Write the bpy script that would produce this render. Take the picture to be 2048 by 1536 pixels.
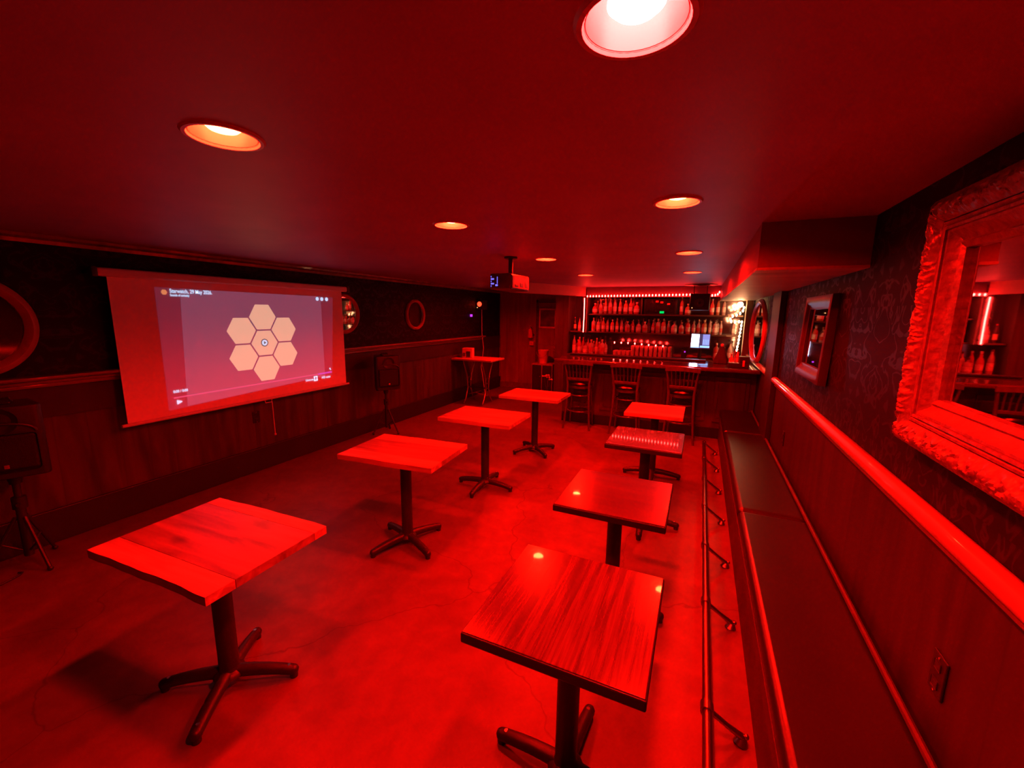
import bpy, bmesh, math, random
from mathutils import noise as mnoise
from mathutils import Vector, Matrix
random.seed(7)
S = bpy.context.scene
C = S.collection
for o in list(bpy.data.objects): bpy.data.objects.remove(o)
PI = math.pi; R = math.radians

# ------------------------------------------------------------------ camera, world, exposure
CAM_H = 1.75
def make_camera():
    yaw, pit, rol = R(24.18), R(9.70), R(0.75)
    f = Vector((-math.sin(yaw)*math.cos(pit), math.cos(yaw)*math.cos(pit), -math.sin(pit)))
    r = Vector((math.cos(yaw), math.sin(yaw), 0)); u = r.cross(f)
    r2 = r*math.cos(rol)+u*math.sin(rol); u2 = -r*math.sin(rol)+u*math.cos(rol)
    m = Matrix((r2, u2, -f)).transposed().to_4x4(); m.translation = (0, 0, CAM_H)
    cd = bpy.data.cameras.new('camera'); cd.sensor_width = 36; cd.lens = 832.6/2048*36
    cd.clip_start = .02
    co = bpy.data.objects.new('camera', cd); C.objects.link(co); co.matrix_world = m
    S.camera = co
make_camera()
w = bpy.data.worlds.new('world'); S.world = w; w.use_nodes = True
w.node_tree.nodes['Background'].inputs[0].default_value = (0, 0, 0, 1)
w.node_tree.nodes['Background'].inputs[1].default_value = 0
S.view_settings.view_transform = 'Standard'; S.view_settings.look = 'None'
S.view_settings.gamma = 1; S.view_settings.use_curve_mapping = False
S.view_settings.exposure = 0.0

# lamp strengths (radiance of the glowing bulb faces)
LAMP = (2700, 9, 2.2)
LAMP_PINK = (2700, 10, 9)
LAMP_LOW = (1900, 6.5, 1.6)
BULB_RED = (75, 1.4, 1.1)
BULB_WARM = (34, 15, 6.5)

# ------------------------------------------------------------------ room constants
XL, XR, Y0, YB, ZC = -4.33, 0.75, -2.6, 8.9, 2.25
LAMPS = [(-.147, .83), (-1.325, .86), (-1.376, 2.17), (-.144, 2.11), (-1.375, 3.8), (-.142, 3.78), (-.15, 5.48), (-1.43, 5.48), (-3.05, 6.75)]
LR = .088

# ------------------------------------------------------------------ materials
MATS = {}
def principled(name):
    m = bpy.data.materials.new(name); m.use_nodes = True
    n = m.node_tree.nodes; return m, n, m.node_tree.links, n['Principled BSDF']
def mat(name, col, rough=.5, metal=0, var=.25, scale=8, bump=0, spec=.5, coat=0, trans=0):
    m, n, l, b = principled(name)
    b.inputs['Roughness'].default_value = rough; b.inputs['Metallic'].default_value = metal
    b.inputs['Specular IOR Level'].default_value = spec
    b.inputs['Coat Weight'].default_value = coat; b.inputs['Coat Roughness'].default_value = .3 if name == 'red_brown_vinyl' else .12
    b.inputs['Transmission Weight'].default_value = trans
    tc = n.new('ShaderNodeTexCoord'); nz = n.new('ShaderNodeTexNoise')
    nz.inputs['Scale'].default_value = scale; nz.inputs['Detail'].default_value = 4
    l.new(tc.outputs['Object'], nz.inputs['Vector'])
    rp = n.new('ShaderNodeValToRGB'); l.new(nz.outputs['Fac'], rp.inputs[0])
    rp.color_ramp.elements[0].position = .3; rp.color_ramp.elements[1].position = .7
    rp.color_ramp.elements[0].color = tuple(c*(1-var) for c in col)+(1,)
    rp.color_ramp.elements[1].color = tuple(min(1, c*(1+var)) for c in col)+(1,)
    l.new(rp.outputs[0], b.inputs['Base Color'])
    if bump:
        bp = n.new('ShaderNodeBump'); bp.inputs['Strength'].default_value = bump; bp.inputs['Distance'].default_value = .01
        l.new(nz.outputs['Fac'], bp.inputs['Height']); l.new(bp.outputs[0], b.inputs['Normal'])
    MATS[name] = m; return m
def wood(name, c1, c2, rough, stretch, plank=None, coat=0, bump=.15, seed=0, knots=0, spec=.5):
    # streaky grain; stretch = scale of the noise along x, y, z; plank = (axis, width)
    m, n, l, b = principled(name)
    b.inputs['Roughness'].default_value = rough; b.inputs['Specular IOR Level'].default_value = spec
    b.inputs['Coat Weight'].default_value = coat; b.inputs['Coat Roughness'].default_value = .035
    tc = n.new('ShaderNodeTexCoord'); mp = n.new('ShaderNodeMapping')
    mp.inputs['Scale'].default_value = stretch; mp.inputs['Location'].default_value = (seed*3.1, seed*1.7, seed)
    l.new(tc.outputs['Object'], mp.inputs[0])
    nz = n.new('ShaderNodeTexNoise'); nz.inputs['Scale'].default_value = 1; nz.inputs['Detail'].default_value = 6
    nz.inputs['Distortion'].default_value = .6
    vec = mp.outputs[0]
    fac = None
    if plank:
        ax, wd = plank
        sp = n.new('ShaderNodeSeparateXYZ'); l.new(tc.outputs['Object'], sp.inputs[0])
        dv = n.new('ShaderNodeMath'); dv.operation = 'DIVIDE'; l.new(sp.outputs[ax], dv.inputs[0]); dv.inputs[1].default_value = wd
        fl = n.new('ShaderNodeMath'); fl.operation = 'FLOOR'; l.new(dv.outputs[0], fl.inputs[0])
        wn = n.new('ShaderNodeTexWhiteNoise'); wn.noise_dimensions = '1D'; l.new(fl.outputs[0], wn.inputs['W'])
        ad = n.new('ShaderNodeVectorMath'); ad.operation = 'ADD'; l.new(vec, ad.inputs[0])
        cs = n.new('ShaderNodeVectorMath'); cs.operation = 'SCALE'; cs.inputs['Scale'].default_value = 9
        l.new(wn.outputs['Color'], cs.inputs[0]); l.new(cs.outputs[0], ad.inputs[1]); vec = ad.outputs[0]
        fr = n.new('ShaderNodeMath'); fr.operation = 'FRACT'; l.new(dv.outputs[0], fr.inputs[0])
        gp = n.new('ShaderNodeMath'); gp.operation = 'PINGPONG'; gp.inputs[1].default_value = .5; l.new(fr.outputs[0], gp.inputs[0])
        ss = n.new('ShaderNodeMapRange'); ss.inputs['From Max'].default_value = .03; l.new(gp.outputs[0], ss.inputs['Value'])
    l.new(vec, nz.inputs['Vector'])
    rp = n.new('ShaderNodeValToRGB'); l.new(nz.outputs['Fac'], rp.inputs[0])
    rp.color_ramp.elements[0].position = .3; rp.color_ramp.elements[1].position = .68
    rp.color_ramp.elements[0].color = tuple(c1)+(1,); rp.color_ramp.elements[1].color = tuple(c2)+(1,)
    out = rp.outputs[0]
    if plank:
        hv = n.new('ShaderNodeMapRange'); l.new(wn.outputs['Value'], hv.inputs['Value'])
        hv.inputs['To Min'].default_value = .88; hv.inputs['To Max'].default_value = 1.1
        mu = n.new('ShaderNodeMath'); mu.operation = 'MULTIPLY'; l.new(hv.outputs[0], mu.inputs[0])
        gr = n.new('ShaderNodeMapRange'); l.new(ss.outputs[0], gr.inputs['Value']); gr.inputs['To Min'].default_value = .72
        l.new(gr.outputs[0], mu.inputs[1])
        vm = n.new('ShaderNodeVectorMath'); vm.operation = 'SCALE'; l.new(out, vm.inputs[0]); l.new(mu.outputs[0], vm.inputs['Scale']); out = vm.outputs[0]
    if knots:
        vo = n.new('ShaderNodeTexVoronoi'); vo.inputs['Scale'].default_value = knots
        m2 = n.new('ShaderNodeMapping'); m2.inputs['Scale'].default_value = (.6, 1.3, 1); m2.inputs['Location'].default_value = (seed*.37, seed*.61, 0)
        l.new(tc.outputs['Object'], m2.inputs[0]); l.new(m2.outputs[0], vo.inputs['Vector'])
        kr = n.new('ShaderNodeMapRange'); kr.inputs['From Min'].default_value = .03; kr.inputs['From Max'].default_value = .12
        kr.inputs['To Min'].default_value = .3; l.new(vo.outputs['Distance'], kr.inputs['Value'])
        vk = n.new('ShaderNodeVectorMath'); vk.operation = 'SCALE'; l.new(out, vk.inputs[0]); l.new(kr.outputs[0], vk.inputs['Scale']); out = vk.outputs[0]
    l.new(out, b.inputs['Base Color'])
    bp = n.new('ShaderNodeBump'); bp.inputs['Strength'].default_value = bump; bp.inputs['Distance'].default_value = .006
    l.new(nz.outputs['Fac'], bp.inputs['Height']); l.new(bp.outputs[0], b.inputs['Normal'])
    MATS[name] = m; return m
def emit(name, col, strength=1, base=(0, 0, 0)):
    m, n, l, b = principled(name)
    b.inputs['Base Color'].default_value = tuple(base)+(1,)
    mx = max(col) or 1
    b.inputs['Emission Color'].default_value = tuple(c/mx for c in col)+(1,)
    b.inputs['Emission Strength'].default_value = mx*strength
    b.inputs['Roughness'].default_value = .7
    if sum(base) == 0: b.inputs['Specular IOR Level'].default_value = 0
    MATS[name] = m; return m

def floor_material():
    m, n, l, b = principled('stained_concrete')
    tc = n.new('ShaderNodeTexCoord')
    def noise(s, d=5, dist=0):
        z = n.new('ShaderNodeTexNoise'); z.inputs['Scale'].default_value = s; z.inputs['Detail'].default_value = d
        z.inputs['Distortion'].default_value = dist; l.new(tc.outputs['Object'], z.inputs['Vector']); return z
    a = noise(1.3, 8, .8); f = noise(9, 8, .4)
    rp = n.new('ShaderNodeValToRGB'); l.new(a.outputs['Fac'], rp.inputs[0])
    e = rp.color_ramp.elements; e[0].position = .3; e[0].color = (.1, .054, .032, 1); e[1].position = .7; e[1].color = (.168, .092, .053, 1)
    r2 = n.new('ShaderNodeMapRange'); l.new(f.outputs['Fac'], r2.inputs['Value']); r2.inputs['From Min'].default_value = .25; r2.inputs['From Max'].default_value = .75
    r2.inputs['To Min'].default_value = .8; r2.inputs['To Max'].default_value = 1.14
    vm = n.new('ShaderNodeVectorMath'); vm.operation = 'SCALE'; l.new(rp.outputs[0], vm.inputs[0]); l.new(r2.outputs[0], vm.inputs['Scale'])
    # hairline cracks: edges of large warped cells
    wz = noise(2.2, 4); ad = n.new('ShaderNodeVectorMath'); ad.operation = 'MULTIPLY_ADD'
    ad.inputs[1].default_value = (.55, .55, 0); l.new(wz.outputs['Color'], ad.inputs[0]); l.new(tc.outputs['Object'], ad.inputs[2])
    vo = n.new('ShaderNodeTexVoronoi'); vo.feature = 'DISTANCE_TO_EDGE'; vo.inputs['Scale'].default_value = .62; l.new(ad.outputs[0], vo.inputs['Vector'])
    cr = n.new('ShaderNodeMapRange'); l.new(vo.outputs['Distance'], cr.inputs['Value']); cr.inputs['From Max'].default_value = .0045; cr.inputs['To Min'].default_value = .62
    v2 = n.new('ShaderNodeVectorMath'); v2.operation = 'SCALE'; l.new(vm.outputs[0], v2.inputs[0]); l.new(cr.outputs[0], v2.inputs['Scale'])
    l.new(v2.outputs[0], b.inputs['Base Color'])
    rr = n.new('ShaderNodeMapRange'); l.new(a.outputs['Fac'], rr.inputs['Value']); rr.inputs['To Min'].default_value = .3; rr.inputs['To Max'].default_value = .55
    l.new(rr.outputs[0], b.inputs['Roughness'])
    bp = n.new('ShaderNodeBump'); bp.inputs['Strength'].default_value = .18; bp.inputs['Distance'].default_value = .01
    l.new(f.outputs['Fac'], bp.inputs['Height']); l.new(bp.outputs[0], b.inputs['Normal'])
    return m
def wallpaper_material():
    # damask: mirrored leaf-like curls, a little lighter and glossier than the ground
    m, n, l, b = principled('damask_wallpaper')
    tc = n.new('ShaderNodeTexCoord'); sp = n.new('ShaderNodeSeparateXYZ'); l.new(tc.outputs['Object'], sp.inputs[0])
    def M(op, a, bb=None, c=None):
        x = n.new('ShaderNodeMath'); x.operation = op
        for i, v in enumerate((a, bb, c)):
            if v is None: continue
            if isinstance(v, (int, float)): x.inputs[i].default_value = v
            else: l.new(v, x.inputs[i])
        return x.outputs[0]
    horiz = M('ADD', sp.outputs[0], sp.outputs[1])
    row = M('FLOOR', M('DIVIDE', sp.outputs[2], .6))
    h2 = M('ADD', horiz, M('MULTIPLY', row, .29))
    u = M('PINGPONG', h2, .29)                      # mirrored about the motif's axis
    v = M('MULTIPLY', M('FRACT', M('DIVIDE', sp.outputs[2], .6)), .6)
    cb = n.new('ShaderNodeCombineXYZ'); l.new(u, cb.inputs[0]); l.new(v, cb.inputs[1])
    wv = n.new('ShaderNodeTexNoise'); wv.inputs['Scale'].default_value = 7.5; wv.inputs['Detail'].default_value = 1.5; wv.inputs['Distortion'].default_value = 1.4
    l.new(cb.outputs[0], wv.inputs['Vector'])
    band = M('ABSOLUTE', M('SUBTRACT', wv.outputs['Fac'], .5))
    mr = n.new('ShaderNodeMapRange'); mr.interpolation_type = 'SMOOTHSTEP'; l.new(band, mr.inputs['Value'])
    mr.inputs['From Min'].default_value = .018; mr.inputs['From Max'].default_value = .045; mr.inputs['To Min'].default_value = 1; mr.inputs['To Max'].default_value = 0
    mx = n.new('ShaderNodeMix'); mx.data_type = 'RGBA'; l.new(mr.outputs[0], mx.inputs['Factor'])
    mx.inputs['A'].default_value = (.006, .002, .004, 1); mx.inputs['B'].default_value = (.016, .005, .016, 1)
    l.new(mx.outputs['Result'], b.inputs['Base Color'])
    b.inputs['Specular IOR Level'].default_value = .14
    ro = n.new('ShaderNodeMapRange'); l.new(mr.outputs[0], ro.inputs['Value']); ro.inputs['To Min'].default_value = .62; ro.inputs['To Max'].default_value = .45
    l.new(ro.outputs[0], b.inputs['Roughness'])
    return m

M_floor = floor_material()
M_paper = wallpaper_material()
M_ceil = mat('ceiling_paint', (.29, .16, .29), .5, var=.08, scale=3)
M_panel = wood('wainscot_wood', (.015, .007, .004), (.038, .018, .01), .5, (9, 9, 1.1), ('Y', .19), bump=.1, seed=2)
M_panel_left = wood('left_wainscot_wood_lit', (.02, .009, .005), (.075, .036, .02), .5, (9, 9, 1.1), ('Y', .19), bump=.1, seed=2)  # copy of the wainscot wood, colour lightened to look more lit
M_panelx = wood('back_wall_wood', (.2, .1, .06), (.34, .17, .1), .5, (9, 9, 1.1), ('X', .16), bump=.1, seed=4)
M_apron = mat('dark_stained_band', (.018, .009, .007), .55)
M_black = mat('black_paint', (.012, .01, .01), .5, var=.1)
M_rail = wood('polished_rail_wood', (.3, .14, .06), (.42, .2, .09), .3, (12, 2, 12), coat=.5, seed=5)
M_ledge = wood('dark_ledge_wood', (.12, .05, .03), (.22, .1, .05), .32, (14, 2, 14), coat=.5, seed=6)
M_light = wood('pale_table_plank', (.3, .18, .1), (.52, .33, .2), .5, (3, 26, 26), seed=1, bump=.1)
M_mid = wood('knotty_table_plank', (.14, .08, .05), (.34, .2, .12), .33, (2.2, 16, 16), seed=3, knots=2.6, bump=.1)
M_mid2 = wood('warm_table_plank', (.17, .095, .055), (.34, .2, .12), .42, (2.2, 18, 18), seed=8, bump=.1)
M_darkY = wood('varnished_boards_lengthwise', (.05, .022, .013), (.125, .056, .032), .22, (75, 3.2, 10), ('X', .13), coat=1, seed=9, bump=.03)
M_darkX = wood('varnished_boards_crosswise', (.05, .022, .013), (.125, .056, .032), .22, (3.2, 75, 10), ('Y', .14), coat=1, seed=11, bump=.03)
M_iron = mat('black_iron', (.018, .016, .016), .45, var=.15, scale=30, bump=.1)
M_vinyl = mat('red_brown_vinyl', (.009, .003, .0025), .36, var=.12, scale=5, bump=.03, spec=.5, coat=.4)
M_bbase = mat('bench_base', (.05, .02, .015), .6)
M_steel = mat('dull_steel', (.4, .3, .26), .3, metal=1, var=.1)
M_brass = mat('brass', (.7, .4, .2), .3, metal=1, var=.1)
M_gold = mat('gilded_plaster', (.26, .13, .06), .4, metal=.4, var=.3, scale=45, bump=.35)
M_mirror = mat('mirror_glass', (.8, .78, .78), .02, metal=1, var=.01)
M_mirror_dim = mat('aged_mirror_glass', (.3, .28, .28), .06, metal=1, var=.1)
M_dframe = mat('dark_frame', (.04, .015, .015), .35)
M_rframe = mat('red_round_frame', (.42, .16, .1), .3, var=.15)
M_screen = mat('projection_fabric', (.84, .8, .8), .8, var=.01, spec=.1)
M_white = mat('white_metal', (.6, .58, .56), .45, var=.04)
M_plastic = mat('black_plastic', (.02, .018, .018), .4, var=.15, scale=60, bump=.08)
M_grille = mat('speaker_grille', (.012, .012, .012), .55, metal=.3, var=.4, scale=220, bump=.4)
M_chrome = mat('badge_metal', (.8, .7, .7), .25, metal=1, var=.02)
M_bartop = wood('bar_counter_varnish', (.05, .02, .012), (.09, .04, .022), .14, (3, 30, 10), coat=.8, seed=13, bump=.05)
M_barfront = wood('bar_front_wood', (.05, .02, .012), (.09, .04, .025), .5, (9, 9, 1.2), ('X', .5), seed=14)
M_stool = wood('dark_stool_wood', (.05, .022, .014), (.095, .045, .026), .32, (20, 20, 3), coat=.3, seed=15)
M_shelf = wood('back_bar_wood', (.06, .025, .015), (.12, .05, .03), .45, (3, 20, 20), seed=16)
M_wire = mat('green_black_wire', (.02, .02, .015), .5)
M_canred = mat('red_enamel', (.75, .08, .05), .3, var=.05)
M_pale = mat('pale_card', (.55, .42, .4), .6, var=.1)
M_pink = mat('pale_canvas', (.66, .42, .42), .7, var=.15)
M_leaf = mat('dried_petal', (.5, .22, .2), .6, var=.2)
M_soff = wood('soffit_boards', (.3, .22, .15), (.5, .38, .27), .45, (2, 14, 14), ('Y', .16), seed=17)
M_soffred = mat('soffit_paint', (.16, .04, .06), .5, var=.05)
M_beam = mat('beam_lit_red', (.5, .1, .1), .5, var=.05)  # red glow of the fairy lights put into the beam's colour
M_post = wood('pale_corner_post', (.22, .15, .1), (.34, .25, .17), .5, (14, 14, 2), seed=18)
M_reflector = mat('lamp_reflector', (.6, .14, .14), .3, var=.02)
M_trim = mat('lamp_trim', (.5, .42, .42), .4, var=.05)
E_lamp = emit('red_bulb_glow', LAMP); E_pink = emit('pink_red_bulb_glow', LAMP_PINK); E_low = emit('dimmer_red_bulb_glow', LAMP_LOW)
E_bulb = emit('fairy_bulb_red_white', BULB_RED); E_warm = emit('fairy_bulb_warm', BULB_WARM)
E_led = emit('red_led_glow', (5, .15, .05)); E_green = emit('green_display', (0, .75, .12))
E_blue = emit('vent_leak_glow', (.25, .2, 1.6)); E_violet = emit('violet_led', (.7, .05, 1.1)); E_amber = emit('amber_led', (1.6, .7, .25))
E_poswhite = emit('till_screen_white', (9, 9, 13)); E_posblue = emit('till_screen_blue', (.34, .32, .85)); E_posbar = emit('till_screen_bar', (.5, .9, 1.6)); E_posdim = emit('till_screen_dim', (.09, .05, .13))
E_pillar = emit('projected_dark', (.02, .012, .03), base=(.74, .72, .72)); E_vid = emit('projected_grey', (.055, .045, .09), base=(.74, .72, .72))
E_hex = emit('projected_orange', (.6, .36, .25), base=(.74, .72, .72)); E_text = emit('projected_text', (.45, .7, 1.0), base=(.74, .72, .72))
E_bar = emit('projected_progress', (.3, .06, .15), base=(.74, .72, .72)); E_barend = emit('projected_progress_end', (.2, .05, .45), base=(.74, .72, .72))
E_ring = emit('projected_badge_ring', (.1, .1, .1), base=(.3, .25, .25)); E_hexdot = emit('projected_avatar', (.55, .2, .08), base=(.74, .72, .72))

# ------------------------------------------------------------------ mesh helpers
class MB:
    def __init__(s): s.bm = bmesh.new(); s.boxy = False
    def _mi(s, faces, mi):
        for f in faces: f.material_index = mi
    def box(s, x0, x1, y0, y1, z0, z1, bev=0, mi=0, rot=None, seg=2):
        b = bmesh.new(); bmesh.ops.create_cube(b, size=1)
        c = Vector(((x0+x1)/2, (y0+y1)/2, (z0+z1)/2))
        for v in b.verts: v.co = Vector((v.co.x*(x1-x0), v.co.y*(y1-y0), v.co.z*(z1-z0)))
        s.boxy = True
        if bev: bmesh.ops.bevel(b, geom=b.edges[:], offset=bev, segments=seg, affect='EDGES', profile=.5)
        mt = Matrix.Translation(c) @ (rot.to_4x4() if rot else Matrix())
        b.transform(mt); s.merge(b, mi); return s
    def merge(s, b, mi=0):
        for f in b.faces: f.material_index = mi
        me = bpy.data.meshes.new('tmp'); b.to_mesh(me); b.free(); s.bm.from_mesh(me); bpy.data.meshes.remove(me)
    def cyl(s, p0, p1, r0, r1=None, n=16, mi=0, cap=True):
        p0, p1 = Vector(p0), Vector(p1); r1 = r0 if r1 is None else r1
        d = p1-p0; b = bmesh.new()
        bmesh.ops.create_cone(b, cap_ends=cap, segments=n, radius1=r0, radius2=r1, depth=d.length)
        b.transform(Matrix.Translation((p0+p1)/2) @ d.to_track_quat('Z', 'Y').to_matrix().to_4x4())
        s.merge(b, mi); return s
    def ball(s, c, r, n=10, mi=0, sc=(1, 1, 1)):
        b = bmesh.new(); bmesh.ops.create_uvsphere(b, u_segments=n, v_segments=max(4, n//2+1), radius=1)
        b.transform(Matrix.Translation(c) @ Matrix.Diagonal((r*sc[0], r*sc[1], r*sc[2], 1))); s.merge(b, mi); return s
    def lathe(s, prof, n=20, c=(0, 0, 0), axis='Z', mi=0, mis=None, closed=False):
        # prof: list of (r, h)
        rings = []
        c = Vector(c); bm = s.bm
        def P(r, h, a):
            x, y = r*math.cos(a), r*math.sin(a)
            return c+(Vector((x, y, h)) if axis == 'Z' else Vector((h, x, y)) if axis == 'X' else Vector((x, h, y)))
        for r, h in prof:
            rings.append([bm.verts.new(P(r, h, 2*PI*i/n)) for i in range(n)] if r > 1e-5 else [bm.verts.new(P(0, h, 0))])
        seq = list(range(len(rings)-1))
        pairs = [(k, k+1) for k in seq]+([(len(rings)-1, 0)] if closed else [])
        for k, q in pairs:
            A, B = rings[k], rings[q]
            for i in range(n):
                j = (i+1) % n
                if len(A) == 1 and len(B) == 1: continue
                if len(A) == 1: f = (A[0], B[j], B[i])
                elif len(B) == 1: f = (A[i], A[j], B[0])
                else: f = (A[i], A[j], B[j], B[i])
                try: ff = bm.faces.new(f); ff.material_index = mis[k] if mis else mi
                except ValueError: pass
        return s
    def tube(s, pts, r, n=8, mi=0, closed=False):
        pts = [Vector(p) for p in pts]; bm = s.bm; rings = []; N = len(pts); ref = None
        for i, p in enumerate(pts):
            if closed: t = pts[(i+1) % N]-pts[i-1]
            else: t = (pts[min(i+1, N-1)]-pts[max(i-1, 0)])
            t.normalize()
            if ref is None: ref = t.orthogonal().normalized()
            ref = (ref-t*ref.dot(t)); ref = ref.normalized() if ref.length > 1e-6 else t.orthogonal().normalized()
            b2 = t.cross(ref); rr = r[i] if isinstance(r, (list, tuple)) else r
            rings.append([bm.verts.new(p+(ref*math.cos(2*PI*k/n)+b2*math.sin(2*PI*k/n))*rr) for k in range(n)])
        for i in range(N if closed else N-1):
            A, B = rings[i], rings[(i+1) % N]
            for k in range(n):
                f = bm.faces.new((A[k], A[(k+1) % n], B[(k+1) % n], B[k])); f.material_index = mi
        if not closed:
            bm.faces.new(rings[0][::-1]).material_index = mi; bm.faces.new(rings[-1]).material_index = mi
        return s
    def prism(s, poly, z0, z1, mi=0):
        # poly: list of (x, y) -> extruded along z
        bm = s.bm; a = [bm.verts.new((x, y, z0)) for x, y in poly]; b = [bm.verts.new((x, y, z1)) for x, y in poly]; n = len(poly)
        fs = [bm.faces.new(a[::-1]), bm.faces.new(b)]+[bm.faces.new((a[i], a[(i+1) % n], b[(i+1) % n], b[i])) for i in range(n)]
        for f in fs: f.material_index = mi
        return s
    def quad(s, pts, mi=0):
        f = s.bm.faces.new([s.bm.verts.new(p) for p in pts]); f.material_index = mi; return s
    def build(s, name, m, parent=None, smooth=True, loc=None, rot=None, flat=False):
        me = bpy.data.meshes.new(name)
        bmesh.ops.recalc_face_normals(s.bm, faces=s.bm.faces[:])
        if smooth:
            for f in s.bm.faces: f.smooth = True
            for e in s.bm.edges:
                if len(e.link_faces) != 2: continue
                an = e.calc_face_angle(0); A = [f.calc_area() for f in e.link_faces]
                if an > R(38) or ((s.boxy or flat) and an > R(4) and max(A) > 6*min(A)): e.smooth = False
        s.bm.to_mesh(me); s.bm.free()
        for mm in (m if isinstance(m, (list, tuple)) else [m]): me.materials.append(mm)
        o = bpy.data.objects.new(name, me); C.objects.link(o)
        if parent: o.parent = parent
        if loc: o.location = loc
        if rot: o.rotation_euler = rot
        return o
def tag(o, label, cat, group=None):
    o['label'] = label; o['category'] = cat
    if group: o['group'] = group
    return o
def thing(name, label, cat, loc=(0, 0, 0), rotz=0, group=None):
    o = bpy.data.objects.new(name, None); C.objects.link(o); o.empty_display_size = .1
    o.location = loc; o.rotation_euler = (0, 0, rotz); return tag(o, label, cat, group)
def struct(mb, name, m, label=None, smooth=False):
    o = mb.build(name, m, smooth=smooth); o['kind'] = 'structure'; return o
def dup(root, loc, rotz=None, label=None, group=None):
    r = root.copy(); C.objects.link(r); r.location = loc
    if rotz is not None: r.rotation_euler = (0, 0, rotz)
    if label: r['label'] = label
    if group: r['group'] = group
    for ch in list(root.children):
        c = ch.copy(); C.objects.link(c); c.parent = r
        for g in list(ch.children):
            d = g.copy(); C.objects.link(d); d.parent = c
    return r

# ------------------------------------------------------------------ setting
struct(MB().box(XL-.2, XR+.2, Y0-.2, YB+.2, -.12, 0), 'floor', M_floor)
def ceiling():
    bm = bmesh.new(); edges = []
    def loop(pts):
        vs = [bm.verts.new((x, y, ZC)) for x, y in pts]
        for i in range(len(vs)): edges.append(bm.edges.new((vs[i], vs[(i+1) % len(vs)])))
    loop([(XL-.2, Y0-.2), (XR+.2, Y0-.2), (XR+.2, YB+.2), (XL-.2, YB+.2)])
    for x, y in LAMPS: loop([(x+LR*math.cos(a*PI/16), y+LR*math.sin(a*PI/16)) for a in range(32)])
    bmesh.ops.triangle_fill(bm, use_beauty=True, use_dissolve=False, edges=edges)
    mb = MB(); mb.merge(bm)
    mb.quad([(XL-.2, Y0-.2, ZC+.2), (XR+.2, Y0-.2, ZC+.2), (XR+.2, YB+.2, ZC+.2), (XL-.2, YB+.2, ZC+.2)])
    me = mb
    o = me.build('ceiling', M_ceil, smooth=False); o['kind'] = 'structure'
ceiling()
# left wall: skirting, wood panels, dark band, ledge, wallpaper
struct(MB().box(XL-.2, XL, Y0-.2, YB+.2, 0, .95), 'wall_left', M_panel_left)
struct(MB().box(XL-.2, XL, Y0-.2, YB+.2, 1.22, ZC), 'wall_left_upper', M_paper)
struct(MB().box(XL-.2, XL+.018, Y0, YB, .95, 1.22), 'trim_1', M_apron)
struct(MB().box(XL, XL+.03, Y0, YB, 0, .255, .006), 'baseboard_left', M_black)
led = MB().box(XL, XL+.11, Y0, 8.0, 1.235, 1.262, .01).box(XL, XL+.07, Y0, 8.0, 1.205, 1.24, .012).box(XL, XL+.045, Y0, 8.0, 1.175, 1.207, .01)
struct(led, 'trim_2', M_ledge, smooth=True)
cm = MB(); prof = [(0, 0), (.05, 0), (.045, -.02), (.02, -.035), (.012, -.06), (0, -.06)]
cm.bm.free(); cm.bm = bmesh.new(); cm.prism([(x, z) for x, z in prof], 0, YB-Y0)
cmo = struct(cm, 'trim_3', M_ledge, smooth=True)
cmo.matrix_world = Matrix(((1, 0, 0, XL), (0, 0, -1, YB), (0, 1, 0, ZC-.001), (0, 0, 0, 1)))
# right wall
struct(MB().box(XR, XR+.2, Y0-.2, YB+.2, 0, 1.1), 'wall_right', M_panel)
struct(MB().box(XR, XR+.2, Y0-.2, YB+.2, 1.1, ZC), 'wall_right_upper', M_paper)
rr = MB().tube([(XR-.02, Y0, 1.105), (XR-.02, 4.96, 1.105)], .034, 14)
rr.tube([(XR-.02, 5.48, 1.105), (XR-.02, 7.9, 1.105)], .034, 14).box(XR-.022, XR, Y0, 4.96, 1.045, 1.09, .006)
struct(rr, 'trim_4', M_rail, smooth=True)
struct(MB().box(XR-.05, XR, 4.97, 5.47, 0, ZC, .004), 'trim_5', M_apron)
# wall behind the camera and far wall
struct(MB().box(XL-.2, XR+.2, Y0-.2, Y0, 0, ZC), 'wall_rear', M_apron)
struct(MB().box(XL-.2, XR+.2, YB, YB+.2, 0, ZC), 'wall_back', M_panelx)
struct(MB().box(XL+.03, -2.66, YB-.025, YB, 0, .14, .005).box(XL, XL+.03, YB-.03, YB, .14, 1.2, .004), 'baseboard_back', M_ledge)
# soffit over the right wall by the bar, boarded underneath
so = MB().box(.255, XR, 2.72, YB, 2.012, ZC); struct(so, 'trim_6', M_soffred)
struct(MB().box(.252, XR, 2.717, YB, 1.998, 2.012), 'trim_7', M_soff)
# beam slanting across to the back bar
bmz = MB(); bmz.prism([(-2.78, 6.3), (-2.06, 7.97), (-2.2, 8.0), (-2.92, 6.36)], 2.08, ZC); struct(bmz, 'trim_8', M_beam)

# door in the far wall beside the bar
d = MB().box(-3.34, -2.88, YB-.05, YB-.005, .02, 1.98, .006).box(-3.27, -2.95, YB-.058, YB-.05, 1.05, 1.85, .004).box(-3.27, -2.95, YB-.058, YB-.05, .15, .92, .004)
do = d.build('door_1', M_panelx); do['kind'] = 'structure'
MB().ball((-2.93, YB-.09, 1.0), .025).cyl((-2.93, YB-.09, 1), (-2.93, YB-.05, 1), .01).build('door_handle', M_brass, do)
fr = MB().box(-3.4, -3.34, YB-.06, YB, 0, 2.04, .006).box(-2.88, -2.82, YB-.06, YB, 0, 2.04, .006).box(-3.4, -2.82, YB-.06, YB, 1.98, 2.04, .006)
struct(fr, 'trim_9', M_shelf, smooth=True)

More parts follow.
